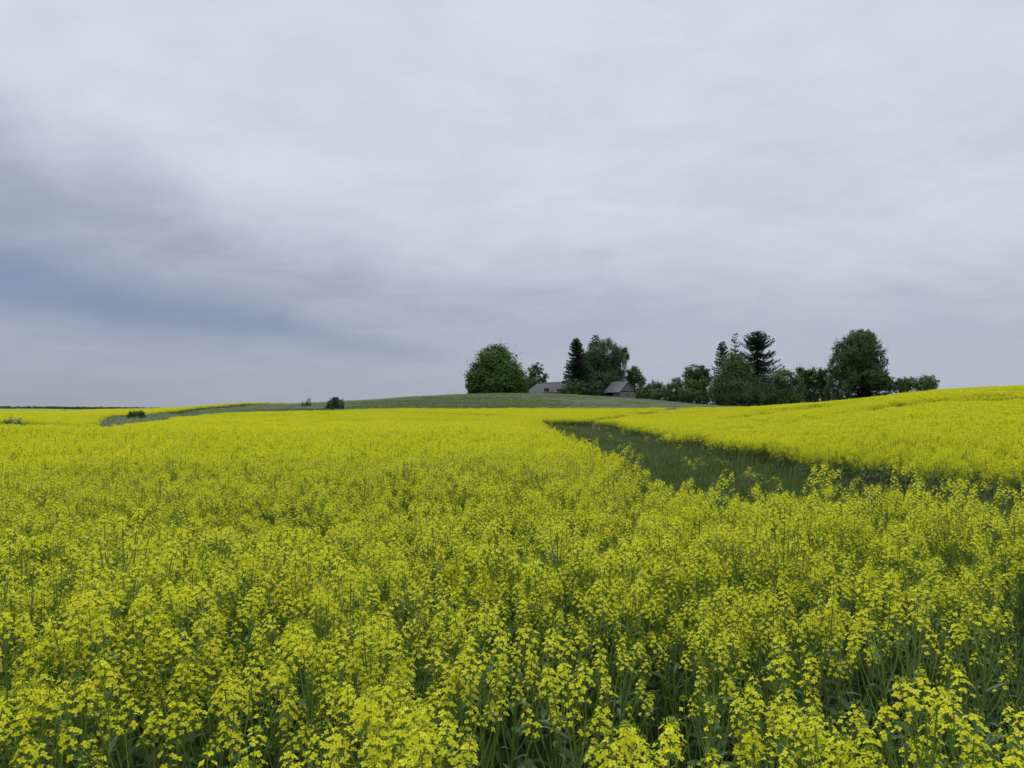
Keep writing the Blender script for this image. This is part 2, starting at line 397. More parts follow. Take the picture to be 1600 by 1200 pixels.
# the plants with the largest picture size become things of their own
sel = [i for i in order if inframe[i]][:284]
selset = set(sel)
def build_plant(i_var, loc, rz, sc, tilt, label, group=None):
    v = VAR[i_var]
    e = link('rapeseed_plant', None, loc=loc, label=label, category='plant')
    if group: e['group'] = group
    e.rotation_euler = (tilt[0], tilt[1], rz); e.scale = (sc, sc, sc)
    link('stem', v['stem'], e)
    for m in v['leaves']: link('leaf', m, e)
    for m in v['heads']: link('flower_head', m, e)
    return e
PROTO = {}
def place_plant(i_var, loc, rz, sc, tilt, label, group=None):
    if i_var not in PROTO:
        PROTO[i_var] = build_plant(i_var, loc, rz, sc, tilt, label, group); return PROTO[i_var]
    src = PROTO[i_var]; e = src.copy(); COL.objects.link(e)
    e.location = loc; e.rotation_euler = (tilt[0], tilt[1], rz); e.scale = (sc, sc, sc); e['label'] = label
    if group: e['group'] = group
    elif 'group' in e: del e['group']
    for ch in src.children:
        c = ch.copy(); COL.objects.link(c); c.parent = e
    return e
for i in sel:
    place_plant(int(r_.integers(NVAR)), (X[i], Y[i], Z[i]), r_.uniform(0, 6.28), float(hs[i]), r_.normal(0, .09, 2),
                'yellow flowering rapeseed plant in the dense crop nearest the camera', 'rapeseed plants in the near edge of the field')
# tall plants that stand clear of the crop's edge
TALL = [  # px, distance, top row, label
 (1116, 7.0, 726, 'lone tall rapeseed stalk standing up against the green track, right of the crop corner'),
 (1284, 6.8, 736, 'left one of two tall rapeseed plants side by side rising over the dark crop edge'),
 (1301, 6.9, 722, 'tallest rapeseed plant of the near crop edge, its tip against the far yellow field'),
 (1423, 6.2, 744, 'bushy tall rapeseed plant rising above the right part of the near crop edge'),
 (1555, 5.5, 746, 'lean tall rapeseed stalk above the crop edge near the right frame border'),
 (974, 8.2, 724, 'tall rapeseed plant at the corner where the near crop meets the green track'),
 (1008, 7.4, 726, 'thin rapeseed stalk with a small flower tuft, second from the crop corner'),
 (1366, 6.5, 752, 'rapeseed plant rising between two taller stalks at the near crop edge'),
]
for px, d, row, lab in TALL:
    x = (px - 800) / F * d; z = g1(x, d); top = EYE - (row - HOR) / F * d
    place_plant(int(r_.integers(NVAR)), (x, d, z), r_.uniform(0, 6.28), (top - z) / 1.03, r_.normal(0, .03, 2), lab)
place_plant(3, (.68, 1.04, 0), 1.0, 1.2, (.0, .0), 'rapeseed plant closest to the camera, big yellow flowers in the lower right corner')
rest = np.array([i for i in range(len(X)) if i not in selset])
near = rest[D[rest] < 11]; mid = rest[D[rest] >= 11]
C_NEAR = src_collection('rapeseed_near', [v['joined'] for v in VAR])
C_MID = src_collection('rapeseed_mid', MID)
C_FAR = src_collection('rapeseed_far', FAR)
def stuff_rape(name, coll, x, y, h, nvar, seed, label, cat='crop', idx=None, tilt=.085, wid=None):
    n = len(x); r = np.random.default_rng(seed)
    P = np.stack([x, y, ground(x, y)], 1)
    w = np.ones(n) if wid is None else wid
    return scatter(name, coll, P, rots(n, seed, tilt), np.stack([w, w, h], 1), r.integers(0, nvar, n) if idx is None else idx,
                   kind='stuff', label=label, category=cat)
stuff_rape('rapeseed_crop', C_NEAR, X[near], Y[near], hs[near], NVAR, 41, 'flowering rapeseed crop behind the nearest plants')
stuff_rape('rapeseed_crop', C_MID, X[mid], Y[mid], hs[mid], 6, 42, 'yellow rapeseed crop in the middle of the near field and along the track edge')
# --- far crop in clumps
def far_pts(y0, y1, s, seed, u0=-.80, u1=.85):
    x, y = jgrid(u0 * y1, u1 * y1, y0, y1, s, seed)
    u = x / y; k = (u > u0) & (u < u1); x, y = x[k], y[k]
    k = in_crop(x, y); return x[k], y[k]
fx, fy = far_pts(23.3, 132, .74, 51)
fx2, fy2 = far_pts(132, 300, 1.15, 52, -.8, -.18)
fx = np.concatenate([fx, fx2]); fy = np.concatenate([fy, fy2])
wd = np.where(fy > 132, 1.5, 1.0)
n = len(fx)
pv = vnoise(fx * .045 + 3, fy * .10, 61) * .6 + vnoise(fx * .2, fy * .3, 62) * .4     # weaker strips of the crop
low = np.clip((pv - .62) / .12, 0, 1)
# wheel tracks and thin streaks that run across the field
def streak(u0, d0, u1, d1, w):
    x0, x1 = u0 * d0, u1 * d1; t = np.clip(((fx - x0) * (x1 - x0) + (fy - d0) * (d1 - d0)) / ((x1 - x0) ** 2 + (d1 - d0) ** 2), 0, 1)
    return np.clip(1.6 - np.hypot(fx - x0 - t * (x1 - x0), fy - d0 - t * (d1 - d0)) / w, 0, 1)
st = np.zeros(n)
for s_ in [(-.16, 62, .03, 60, 2.6), (-.10, 76, .10, 78, 2.2), (-.33, 80, -.24, 84, 2.2), (-.30, 60, -.2, 58, 1.5), (.33, 60, .43, 66, 3.0), (.36, 70, .52, 80, 2.2), (.5, 45, .62, 47, 1.6), (-.56, 40, -.44, 41, 1.2), (-.2, 92, -.03, 95, 2.0)]:
    st = np.maximum(st, streak(*s_))
rr = np.random.default_rng(53)
hf = 1.0 + rr.normal(0, .03, n) + (vnoise(fx * .35, fy * .35, 63) - .5) * .12 - .16 * low - .42 * st
ix = rr.integers(0, 5, n); weak = rr.random(n) < np.maximum(low * .35, st * .8) + .02; ix[weak] = rr.integers(5, 7, weak.sum())
rt = (fx > right_edge(fy) - 1.5) & (fy < 132) & (fx > 0)
for mask, lab in ((rt, 'yellow rapeseed field on the rise to the right of the track'), (~rt, 'yellow rapeseed field stretching away to the left and centre')):
    stuff_rape('rapeseed_crop', C_FAR, fx[mask], fy[mask], hf[mask], 7, 54, lab, idx=ix[mask], tilt=.03, wid=wd[mask])
# crop edge along the right-hand field: single plants so that the edge shows stems and leaves
ex, ey = jgrid(5, 30, 8, 24, .21, 71); k = in_crop(ex, ey) & (ex > 5.5) & (ex / ey < .85); ex, ey = ex[k], ey[k]
# (these lie inside the 24 m zone already covered by the near grid)
# track-side edges further away
ex, ey = jgrid(-3, 12, 23, 76, .24, 72)
k = in_crop(ex, ey) & ((np.abs(ex - right_edge(ey)) < 1.4) | (np.abs(ex - near_edge(ey)) < 1.0) | ((ey > 71) & (ex > 0) & (ex < 8)))
ex, ey = ex[k], ey[k]
stuff_rape('rapeseed_crop', C_MID, ex, ey, rr.normal(1, .09, len(ex)), 6, 73, 'ragged rows of rapeseed along both edges of the green track', tilt=.1)

# far sheet of crop at the horizon on the left
def crop_sheet():
    us = np.linspace(-.82, -.2, 120); ds = np.exp(np.linspace(math.log(285), math.log(1380), 70)); V = []; Fc = []; ok = np.zeros((120, 70), bool)
    r = np.random.default_rng(5)
    for i, u in enumerate(us):
        for j, d in enumerate(ds):
            V.append((u * d, d, g1(u * d, d) + 1.08 + r.normal(0, .05)))
            ok[i, j] = not (u > -.30 and d > 420) 
    for i in range(119):
        for j in range(69):
            if ok[i, j]: Fc.append([i * 70 + j, (i + 1) * 70 + j, (i + 1) * 70 + j + 1, i * 70 + j + 1])
    me = bpy.data.meshes.new('distant_rapeseed'); me.from_pydata(V, [], Fc); me.materials.append(rough_mat('distant_rapeseed', (.27, .265, .008), (.22, .235, .012), scale=.3, stretch=(.2, 1, 1), coord='Object'))
    link('rapeseed_crop', me, kind='stuff', label='thin band of yellow rapeseed at the far left horizon', category='crop')
crop_sheet()

# ------------------------------------------------------------------ grasses and weeds
def tuft(seed, size, n, h, w, mats_w, spread=.35, heads=0.0):
    r = np.random.default_rng(seed); Q = []; mi = []
    for i in range(n):
        p = np.array([*r.uniform(-size / 2, size / 2, 2), 0]); a = r.uniform(0, 6.28); hh = h * r.uniform(.55, 1.15); o = np.array([math.cos(a), math.sin(a), 0])
        s = np.array([-math.sin(a), math.cos(a), 0]) * w * r.uniform(.6, 1.2); sp = spread * r.uniform(.2, 1.3)
        m1 = p + o * hh * sp * .35 + np.array([0, 0, hh * .6]); t = p + o * hh * sp + np.array([0, 0, hh * r.uniform(.75, 1.0)])
        m = 1 if r.random() < mats_w else 0
        Q.append([p - s, p + s, m1 + s * .7, m1 - s * .7]); mi.append(m); Q.append([m1 - s * .7, m1 + s * .7, t + s * .1, t - s * .1]); mi.append(m)
        if r.random() < heads:
            s2 = s * 3.0; Q.append([t - s2 - [0, 0, .05], t + s2 - [0, 0, .05], t + s2 * .3 + [0, 0, .10], t - s2 * .3 + [0, 0, .10]]); mi.append(2)
    return quad_mesh('grass_tuft', np.array(Q), [M['grass'], M['dry'], M['panicle']], mi)
def track_tuft(seed, n, h, w, dry=.05, heads=0.0):
    me = tuft(seed, .5, n, h, w, dry, heads=heads); me.materials[0] = M['track_grass']; me.materials[2] = M['dry']; return me
def weed(seed, h=.45):
    random.seed(seed); mb = MB()
    for k in range(random.randint(3, 5)):
        a = rnd(0, 6.28); H = h * rnd(.7, 1.2); o = Vector((math.cos(a), math.sin(a), 0)); b = o * rnd(0, .06)
        t = b + o * H * rnd(.1, .4) + Vector((0, 0, H)); mb.tube([b, (b + t) / 2 + Vector((0, 0, .02)), t], [.004, .003, .0015], 4, 0)
        az = rnd(0, 6.28)
        for i in range(8):
            az += 2.4; f = .1 + .85 * i / 8; p = b + (t - b) * f
            leaf(mb, p, (math.cos(az), math.sin(az), rnd(.1, .9)), rnd(.07, .15) * (1.15 - f * .6), rnd(.014, .036), rnd(.1, .7), 1)
    return mb.mesh('leafy_weed', [M['stem'], M['weed']], True)
C_MEADOW = src_collection('meadow_tuft', [tuft(800 + k, 1.3, 90, .5, .011, .06, heads=.12) for k in range(4)] + [tuft(820 + k, 1.3, 90, .55, .011, .12, heads=.75) for k in range(3)])
mx, my = jgrid(-85, 80, 84, 215, .95, 81)
k = in_meadow(mx, my) & ~((my > 188) & (mx < 20)); mx, my = mx[k], my[k]; n = len(mx)
pale = np.clip((mx / my - .0) * 7, 0, 1) * np.clip((my - 128) / 20, 0, 1) * (vnoise(mx * .12, my * .3, 83) > .3) + .25 * (vnoise(mx * .05, my * .15, 84) > .6)
rm = np.random.default_rng(85); ii = np.where(rm.random(n) < pale * .95, rm.integers(4, 7, n), rm.integers(0, 4, n))
hm = (.55 + .6 * vnoise(mx * .15, my * .3, 82))
scatter('meadow_grass', C_MEADOW, np.stack([mx, my, ground(mx, my) - .02], 1), rots(n, 86, .05), np.stack([np.ones(n), np.ones(n), hm], 1), ii, kind='stuff', label='long green meadow grass on the hill below the farm', category='grass')
# hollow and ditch on the left
hx, hy = jgrid(-62, -20, 46, 128, .8, 87); k = in_ditch(hx, hy); hx, hy = hx[k], hy[k]; n = len(hx)
scatter('meadow_grass', C_MEADOW, np.stack([hx, hy, ground(hx, hy) - .02], 1), rots(n, 88, .08), np.stack([np.ones(n), np.ones(n), rm.uniform(.8, 1.7, n)], 1), rm.integers(0, 4, n), kind='stuff', label='rank green grass in the hollow between the left fields', category='grass')
# track
C_TRACK = src_collection('track_tuft', [track_tuft(840 + k, 90, [.32, .46, .62, .38][k], .0055, .08, [0, .0, .03, 0][k]) for k in range(4)] + [weed(860 + k, .42) for k in range(3)])
tx, ty = jgrid(-4, 24, 3.4, 76, .33, 89); k = in_track(tx, ty); tx, ty = tx[k], ty[k]; n = len(tx)
it = np.where(rm.random(n) < .22, rm.integers(4, 7, n), rm.integers(0, 4, n))
ht = (.5 + .8 * vnoise(tx * .5, ty * .25, 90)) * rm.uniform(.8, 1.2, n)
scatter('track_grass', C_TRACK, np.stack([tx, ty, ground(tx, ty) - .01], 1), rots(n, 91, .08), np.stack([np.ones(n), np.ones(n), ht], 1), it, kind='stuff', label='green grass strip of the track between the two yellow fields', category='grass')
# volunteer rape and pale weeds sprinkled over the track
k = (rm.random(n) < .016) & (ty > 11); vx, vy = tx[k], ty[k]
stuff_rape('volunteer_rapeseed', C_MID, vx, vy, rm.uniform(.4, .75, len(vx)), 6, 92, 'scattered short rapeseed flowers in the grass of the track')
# undergrowth of the near crop: grass blades and leafy weeds between the stems
C_UNDER = src_collection('undergrowth_tuft', [track_tuft(880 + k, 42, [.45, .55, .75, .62][k], .0030, .10) for k in range(4)] + [weed(890 + k, .5) for k in range(4)])
ux, uy = jgrid(-9, 9, .9, 11, .26, 93); uu = ux / uy; k = (np.abs(uu) < .8) & (ux < near_edge(uy) + .3) & (np.hypot(ux, uy) > .95); ux, uy = ux[k], uy[k]; n = len(ux)
gw = gap_weeds(ux, uy)
iu = np.where((rm.random(n) < .25) | (gw & (rm.random(n) < .6)), rm.integers(4, 8, n), rm.integers(0, 4, n))
su = rm.uniform(.7, 1.25, n) * np.where(gw, 1.25, 1)
scatter('undergrowth', C_UNDER, np.stack([ux, uy, ground(ux, uy) - .01], 1), rots(n, 94, .12), np.stack([su, su, su], 1), iu, kind='stuff', label='dark green grass and leafy weeds under the near rapeseed', category='undergrowth')
# flowerless plants in the gap on the right
GX, GY = jgrid(.7, 3.4, 1.3, 4.6, .14, 95); k = gap_weeds(GX, GY); GX, GY = GX[k], GY[k]
C_GREEN = src_collection('tall_weed', [weed(900 + k, .68) for k in range(4)])
n = len(GX); sg = rm.uniform(.75, 1.1, n)
scatter('weed_patch', C_GREEN, np.stack([GX, GY, ground(GX, GY)], 1), rots(n, 96, .1), np.stack([sg, sg, sg], 1), rm.integers(0, 4, n), kind='stuff', label='patch of dark green flowerless weeds at the right side of the near crop', category='weeds')

# ------------------------------------------------------------------ ground sheet
def ground_sheet():
    ys = np.concatenate([np.linspace(-25, 0, 12)[:-1], np.exp(np.linspace(math.log(4), math.log(6004), 330)) - 4])
    ss = np.linspace(-1, 1, 261)
    YY, SS = np.meshgrid(ys, ss, indexing='ij'); XX = SS * (1.15 * np.maximum(YY, 0) + 40)
    ZZ = ground(XX, YY) + np.where(YY < 60, (vnoise(XX * 1.7, YY * 1.7, 8) - .5) * .05, 0)
    V = np.stack([XX, YY, ZZ], -1).reshape(-1, 3); nr, nc = YY.shape
    idx = np.arange(nr * nc).reshape(nr, nc)
    Fc = np.stack([idx[:-1, :-1], idx[:-1, 1:], idx[1:, 1:], idx[1:, :-1]], -1).reshape(-1, 4)
    me = bpy.data.meshes.new('ground'); me.from_pydata(V.tolist(), [], Fc.tolist()); me.polygons.foreach_set('use_smooth', [True] * len(Fc))
    a = me.attributes.new('grassy', 'FLOAT', 'POINT'); a.data.foreach_set('value', (~in_crop(XX.ravel(), YY.ravel()) & (YY.ravel() > 3.5)).astype(np.float32))
    m, nt = newmat('field_ground'); L = nt.links.new
    at = N(nt, 'ShaderNodeAttribute', attribute_name='grassy'); tc = N(nt, 'ShaderNodeTexCoord')
    n1 = N(nt, 'ShaderNodeTexNoise', i_Scale=2.5, i_Detail=8.0); L(tc.outputs['Object'], n1.inputs['Vector'])
    n2 = N(nt, 'ShaderNodeTexNoise', i_Scale=.35, i_Detail=5.0); L(tc.outputs['Object'], n2.inputs['Vector'])
    a1 = N(nt, 'ShaderNodeMix', data_type='RGBA'); a1.inputs['A'].default_value = (.035, .030, .018, 1); a1.inputs['B'].default_value = (.085, .070, .045, 1); L(n1.outputs['Fac'], a1.inputs['Factor'])
    a2 = N(nt, 'ShaderNodeMix', data_type='RGBA'); a2.inputs['A'].default_value = (.050, .085, .024, 1); a2.inputs['B'].default_value = (.085, .115, .040, 1); L(n2.outputs['Fac'], a2.inputs['Factor'])
    a3 = N(nt, 'ShaderNodeMix', data_type='RGBA'); L(at.outputs['Fac'], a3.inputs['Factor']); L(a1.outputs['Result'], a3.inputs['A']); L(a2.outputs['Result'], a3.inputs['B'])
    p = N(nt, 'ShaderNodeBsdfPrincipled', i_Roughness=.95); p.inputs['Specular IOR Level'].default_value = .1; L(a3.outputs['Result'], p.inputs['Base Color'])
    b = N(nt, 'ShaderNodeBump', i_Strength=.6, i_Distance=.05); L(n1.outputs['Fac'], b.inputs['Height']); L(b.outputs[0], p.inputs['Normal'])
    o = N(nt, 'ShaderNodeOutputMaterial'); L(p.outputs[0], o.inputs['Surface'])
    me.materials.append(m); link('ground', me, kind='structure')
ground_sheet()

# ------------------------------------------------------------------ trees
def at(px, row, d): return ((px - 800) / F * d, EYE + (HOR - row) / F * d)
def leaf_cloud(blobs, n, size, r, clumps=26, sig=.17, shell=(.62, 1.0), droop=0.0, zmin=None):
    """leaf-sized quads gathered in clumps over the shells of several ellipsoids (x,y,z,rx,ry,rz)"""
    B = np.array(blobs, float); area = (B[:, 3] * B[:, 5]) ; w = area / area.sum(); Q = []
    for b, wt in zip(B, w):
        nb = max(int(n * wt), 20); nc = max(int(clumps * math.sqrt(wt * len(B))) , 10)
        cd = r.normal(0, 1, (nc, 3)); cd /= np.linalg.norm(cd, axis=1)[:, None]
        cd[:, 2] = np.where(cd[:, 2] < -.9, -cd[:, 2], cd[:, 2])
        cr = r.uniform(shell[0], shell[1], nc)[:, None] * r.uniform(.88, 1.06, nc)[:, None]
        cc = cd * cr
        ci = r.integers(0, nc, nb); csz = r.uniform(.7, 1.35, nc)[ci][:, None]
        loc = r.normal(0, 1, (nb, 3)); loc *= (np.abs(r.normal(0, 1, (nb, 1))) * .45 + .5) * sig * csz / np.maximum(np.linalg.norm(loc, axis=1)[:, None], .2) * r.uniform(.6, 1.6, (nb, 1))
        p = cc[ci] + loc
        nrm = p / np.maximum(np.linalg.norm(p, axis=1)[:, None], 1e-3) + r.normal(0, .55, (nb, 3)) + np.array([0, 0, .3])
        P = b[:3] + p * b[3:6]
        if droop: P[:, 2] -= droop * np.abs(r.normal(0, 1, nb)) * size * 3
        nrm /= np.linalg.norm(nrm, axis=1)[:, None]
        a = np.cross(nrm, r.normal(0, 1, (nb, 3))); a /= np.linalg.norm(a, axis=1)[:, None]; c = np.cross(nrm, a)
        s = (size * r.uniform(.6, 1.35, nb))[:, None]; a = a * s; c = c * s * .62
        Q.append(np.stack([P - a, P - c * .9 + a * .1, P + a, P + c * .9 + a * .1], 1))
    Q = np.concatenate(Q)
    if zmin is not None: Q = Q[Q[:, :, 2].min(1) > zmin]
    return Q
def decid(px, d, blobs, label, mat, base=None, n=7000, leaf_m=.24, bark='bark', seed=0, trunk_r=.3, name='leafy_tree', cat='tree', trunk=True, group=None, sig=.19, clumps=34, droop=0.0, depth=.9, shell=(.6, 1.0), skirt=3.2):
    """blobs are (column, row, half width, half height) of crown masses as seen at distance d"""
    r = np.random.default_rng(1000 + seed); x0, _ = at(px, 600, d); z0 = g1(x0, d) if base is None else base
    root = link(name, None, loc=(x0, d, z0), label=label, category=cat)
    if group: root['group'] = group
    bl = []
    for i, b in enumerate(blobs):
        x, z = at(b[0], b[1], d); rx = b[2] / F * d; rz = b[3] / F * d
        bl.append((x - x0, r.uniform(-.25, .25) * rx if len(blobs) > 1 else 0, z - z0, rx, rx * depth, rz))
    if skirt:
        n = int(n * 2.9); leaf_m *= .86; clumps = int(clumps * 1.7)
        for i, b in enumerate(bl):                      # lower crown masses hang down to the ground
            lo, hi = b[2] - b[5], b[2] + b[5]
            if lo < skirt: lo = -.5; bl[i] = (b[0], b[1], (lo + hi) / 2, b[3], b[4], (hi - lo) / 2)
    Q = leaf_cloud(bl, n, leaf_m, r, clumps, sig, shell, droop, zmin=-.1)
    link('crown' if cat == 'tree' else 'foliage', quad_mesh(name + '_crown', Q, [mat]), root)
    if trunk:
        mb = MB(); top = max(b[2] + b[5] * .4 for b in bl); random.seed(seed)
        mb.tube([(0, 0, -.3), (.02, .02, top * .25), (rnd(-.2, .2), rnd(-.2, .2), top * .6), (rnd(-.3, .3), 0, top)], [trunk_r, trunk_r * .8, trunk_r * .5, trunk_r * .12], 8)
        for b in bl:
            for k in range(5):
                e = (b[0] + rnd(-.65, .65) * b[3], b[1] + rnd(-.65, .65) * b[4], b[2] + rnd(-.3, .75) * b[5]); s = max(min(e[2] * rnd(.3, .6), top * .7), .15)
                mb.tube([(0, 0, s), (e[0] * .5, e[1] * .5, s + (e[2] - s) * .65), e], [trunk_r * .4, trunk_r * .22, trunk_r * .05], 5)
        link('trunk' if cat == 'tree' else 'stem', mb.mesh(name + '_trunk', [M[bark]], True), root)
    return root
def spruce(px, d, top_row, half_w, label, mat, base_row=None, seed=0, name='spruce_tree', step=.55, dense=1.0, low=.06, curl=.35, power=.85, group=None, gap=0.0, bend=0.0):
    r = np.random.default_rng(3000 + seed); x0, zt = at(px, top_row, d); z0 = g1(x0, d); H = zt - z0; W = half_w / F * d
    root = link(name, None, loc=(x0, d, z0), label=label, category='tree')
    if group: root['group'] = group
    Q = []; mb = MB()
    mb.tube([(0, 0, -.3), (0, 0, H * .4), (bend * .4, 0, H * .75), (bend, 0, H)], [.26, .2, .1, .02], 7)
    z = H * low
    while z < H - .2:
        f = 1 - z / H; nbr = int(r.integers(5, 8) * dense); a0 = r.uniform(0, 6.28)
        for k in range(nbr):
            if r.random() < gap: continue
            a = a0 + 6.283 * k / nbr + r.normal(0, .25); L = W * (f ** power) * r.uniform(.66, 1.12) + .25
            o = np.array([math.cos(a), math.sin(a), 0]); s = np.array([-o[1], o[0], 0]); seg = max(int(L / .34), 2)
            zc = z + r.normal(0, .15); bx = bend * (z / H) ** 2
            rise = r.uniform(-.02, .18) if f < .35 else r.uniform(-.18, .06)
            pts = []
            for i in range(seg + 1):
                t = i / seg; pts.append(np.array([bx, 0, zc]) + o * L * t + np.array([0, 0, L * (rise * t - .38 * t * (1 - f * .3) + curl * t * t * t + (.3 * t if f < .25 else 0))]))
            mb.tube([tuple(pts[0]), tuple(pts[len(pts) // 2]), tuple(pts[-1])], [.05, .03, .01], 4)
            for i in range(seg):
                p, q = pts[i], pts[i + 1]; t = (i + .5) / seg; w = (.16 + .62 * (1 - abs(t - .45) * 1.6)) * min(L / 3.2, 1.0) * r.uniform(.7, 1.2)
                for sd in (-1, 1):          # twigs to the side
                    e = (p + q) / 2 + s * sd * w * .75 + o * .28 + np.array([0, 0, r.normal(-.10, .10)])
                    hw = o * .15; Q.append([p, p + (q - p) * .9, e + hw * .4, e - hw])
                hg = r.uniform(.15, .5) * min(1, L / 2.5)      # hanging twigs
                c = p + s * r.normal(0, .12); Q.append([c, c + (q - p) * .85, c + (q - p) * .7 - np.array([0, 0, hg]), c + (q - p) * .15 - np.array([0, 0, hg * .8])])
        z += step * r.uniform(.75, 1.2) * (.6 + .4 * f)
    link('crown', quad_mesh(name + '_crown', np.array(Q), [mat]), root)
    link('trunk', mb.mesh(name + '_trunk', [M['bark']], True), root)
    return root
M['oak'] = leafy('oak_leaves', (0.049, 0.125, 0.020), (0.096, 0.192, 0.036), trans=.25, scale=.5, c3=(0.070, 0.160, 0.026))  # leaf colours of the trees below are lightened to stand in for haze
M['lime'] = leafy('lime_leaves', (0.051, 0.118, 0.028), (0.090, 0.166, 0.044), trans=.25, scale=.5, c3=(0.059, 0.134, 0.028))
M['willow'] = leafy('willow_leaves', (0.067, 0.123, 0.051), (0.109, 0.173, 0.077), trans=.22, scale=.4, c3=(0.074, 0.141, 0.054))
M['birch'] = leafy('birch_leaves', (0.072, 0.120, 0.033), (0.110, 0.166, 0.049), trans=.22, scale=.4, c3=(0.082, 0.131, 0.036))
M['scrub'] = leafy('scrub_leaves', (.15, .21, .09), (.20, .26, .13), trans=.25)
M['spruce'] = leafy('spruce_needles', (0.026, 0.056, 0.028), (0.044, 0.082, 0.041), trans=.05, scale=.5, c3=(0.036, 0.067, 0.036))
M['bush'] = leafy('bush_leaves', (0.061, 0.138, 0.031), (0.102, 0.192, 0.044), trans=.25, scale=.6, c3=(0.072, 0.154, 0.033))
M['dark_bush'] = leafy('dark_bush_leaves', (0.044, 0.095, 0.031), (0.070, 0.133, 0.041), trans=.22, scale=.6, c3=(0.051, 0.108, 0.033))
M['lilac'] = leafy('lilac_bush', (.16, .13, .14), (.06, .085, .04), trans=.2, scale=1.2, c3=(.055, .08, .035))
# left of the farm
decid(776, 186, [(776, 572, 36, 31), (752, 590, 24, 24), (800, 592, 25, 25), (775, 556, 24, 17), (740, 600, 13, 14), (812, 603, 13, 13), (776, 596, 42, 20)], 'big round dark green oak standing alone on the hill crest, left of the barn', M['oak'], n=17000, leaf_m=.27, seed=1, trunk_r=.5, name='oak_tree', clumps=60, sig=.2)
decid(836, 216, [(836, 592, 16, 18), (836, 578, 13, 11), (827, 592, 11, 10), (846, 590, 11, 12), (836, 602, 14, 9)], 'small open tree with sky showing through, between the round oak and the barn roof', M['lime'], n=2600, leaf_m=.24, seed=2, trunk_r=.22, clumps=22, sig=.17, shell=(.5, 1.05))
# farm trees
spruce(903, 186, 528, 32, 'dark spruce with drooping ragged branches on the left of the farm tree group', M['spruce'], seed=1, power=.72, step=.40, dense=1.5, bend=-.5)
spruce(931, 203, 522, 22, 'dark spruce whose tip peeks over the willow by the shed', M['spruce'], seed=2, power=.6, step=.5)
decid(944, 197, [(946, 552, 26, 23), (926, 560, 16, 24), (966, 566, 16, 26), (942, 585, 34, 26), (960, 596, 22, 22), (922, 598, 20, 20), (975, 553, 9, 11), (918, 574, 18, 26)], 'tall soft grey green willow hanging over the left end of the shed', M['willow'], n=17000, leaf_m=.22, seed=3, trunk_r=.45, name='willow_tree', clumps=60, droop=.5)
decid(893, 182, [(888, 606, 10, 10), (901, 606, 12, 12)], 'low green bush in front of the barn, under the ragged spruce', M['bush'], n=1600, leaf_m=.2, seed=4, name='bush', cat='bush', trunk_r=.08)
decid(916, 181, [(914, 608, 14, 11), (932, 608, 12, 12)], 'dark bush at the foot of the willow, left of the shed', M['dark_bush'], n=1700, leaf_m=.2, seed=41, name='bush', cat='bush', trunk_r=.08)
decid(991, 201, [(990, 586, 12, 13), (1000, 594, 9, 9), (982, 598, 10, 10)], 'mid green tree behind the right side of the shed roof', M['lime'], n=2600, leaf_m=.22, seed=5, trunk_r=.2, sig=.22)
decid(1006, 192, [(1004, 602, 13, 7), (1014, 607, 12, 8)], 'greyish pink lilac bush in bloom, directly right of the shed', M['lilac'], n=1900, leaf_m=.17, seed=6, name='lilac_bush', cat='bush', trunk_r=.08)
decid(1026, 196, [(1024, 603, 12, 9), (1032, 607, 9, 9)], 'rounded dark bush behind the blooming lilac', M['dark_bush'], n=1500, leaf_m=.2, seed=7, name='bush', cat='bush', trunk_r=.1)
decid(1014, 188, [(998, 617, 8, 8), (1006, 616, 9, 9), (1018, 617, 11, 9)], 'low bright green bush in front of the blooming lilac', M['bush'], n=1500, leaf_m=.18, seed=8, name='bush', cat='bush', trunk_r=.08)
decid(1044, 187, [(1040, 613, 12, 12), (1054, 612, 13, 14)], 'light green bush halfway between the shed and the birch', M['bush'], n=2200, leaf_m=.2, seed=9, name='bush', cat='bush', trunk_r=.08)
decid(1059, 199, [(1057, 598, 9, 9), (1063, 606, 9, 9)], 'small grey green bush with a bare edge left of the round dark tree', M['willow'], n=1100, leaf_m=.2, seed=10, name='bush', cat='bush', trunk_r=.1, sig=.25)
decid(1088, 200, [(1088, 581, 19, 11), (1080, 591, 14, 12), (1098, 591, 13, 12), (1088, 600, 18, 14)], 'round topped dark tree left of the ragged spruces', M['lime'], n=4200, leaf_m=.23, seed=11, trunk_r=.3)
decid(1090, 185, [(1078, 608, 19, 17), (1100, 612, 16, 19), (1088, 620, 22, 12)], 'broad bright green bush below the round topped dark tree', M['bush'], n=4300, leaf_m=.2, seed=12, name='bush', cat='bush', trunk_r=.12)
# right group
spruce(1129, 190, 534, 24, 'ragged spruce at the left of the right tree group, behind the birch', M['spruce'], seed=3, power=.6, step=.48, curl=.45, gap=.04)
spruce(1149, 203, 521, 17, 'thin spruce with a sparse see through tip, between two fuller spruces', M['spruce'], seed=4, power=.5, step=1.0, gap=.4, curl=.5)
spruce(1184, 194, 518, 54, 'broad dark spruce with wide upcurled branch ends, right of the birch', M['spruce'], seed=5, power=.58, step=.5, curl=.45, gap=.03, low=.12, dense=1.25)
decid(1150, 178, [(1150, 570, 22, 24), (1138, 590, 22, 26), (1165, 590, 22, 26), (1150, 610, 38, 24), (1124, 612, 18, 22), (1178, 614, 18, 20)], 'wide olive green birch in front of the ragged spruces', M['birch'], n=17000, leaf_m=.19, seed=13, trunk_r=.28, bark='birch_bark', name='birch_tree', clumps=64, sig=.23, droop=.4, shell=(.5, 1.0))
decid(1228, 182, [(1226, 592, 20, 16), (1214, 606, 18, 18), (1242, 606, 18, 18), (1228, 616, 30, 14)], 'round leafy green tree right of the broad spruce', M['bush'], n=6200, leaf_m=.2, seed=14, trunk_r=.2, clumps=44)
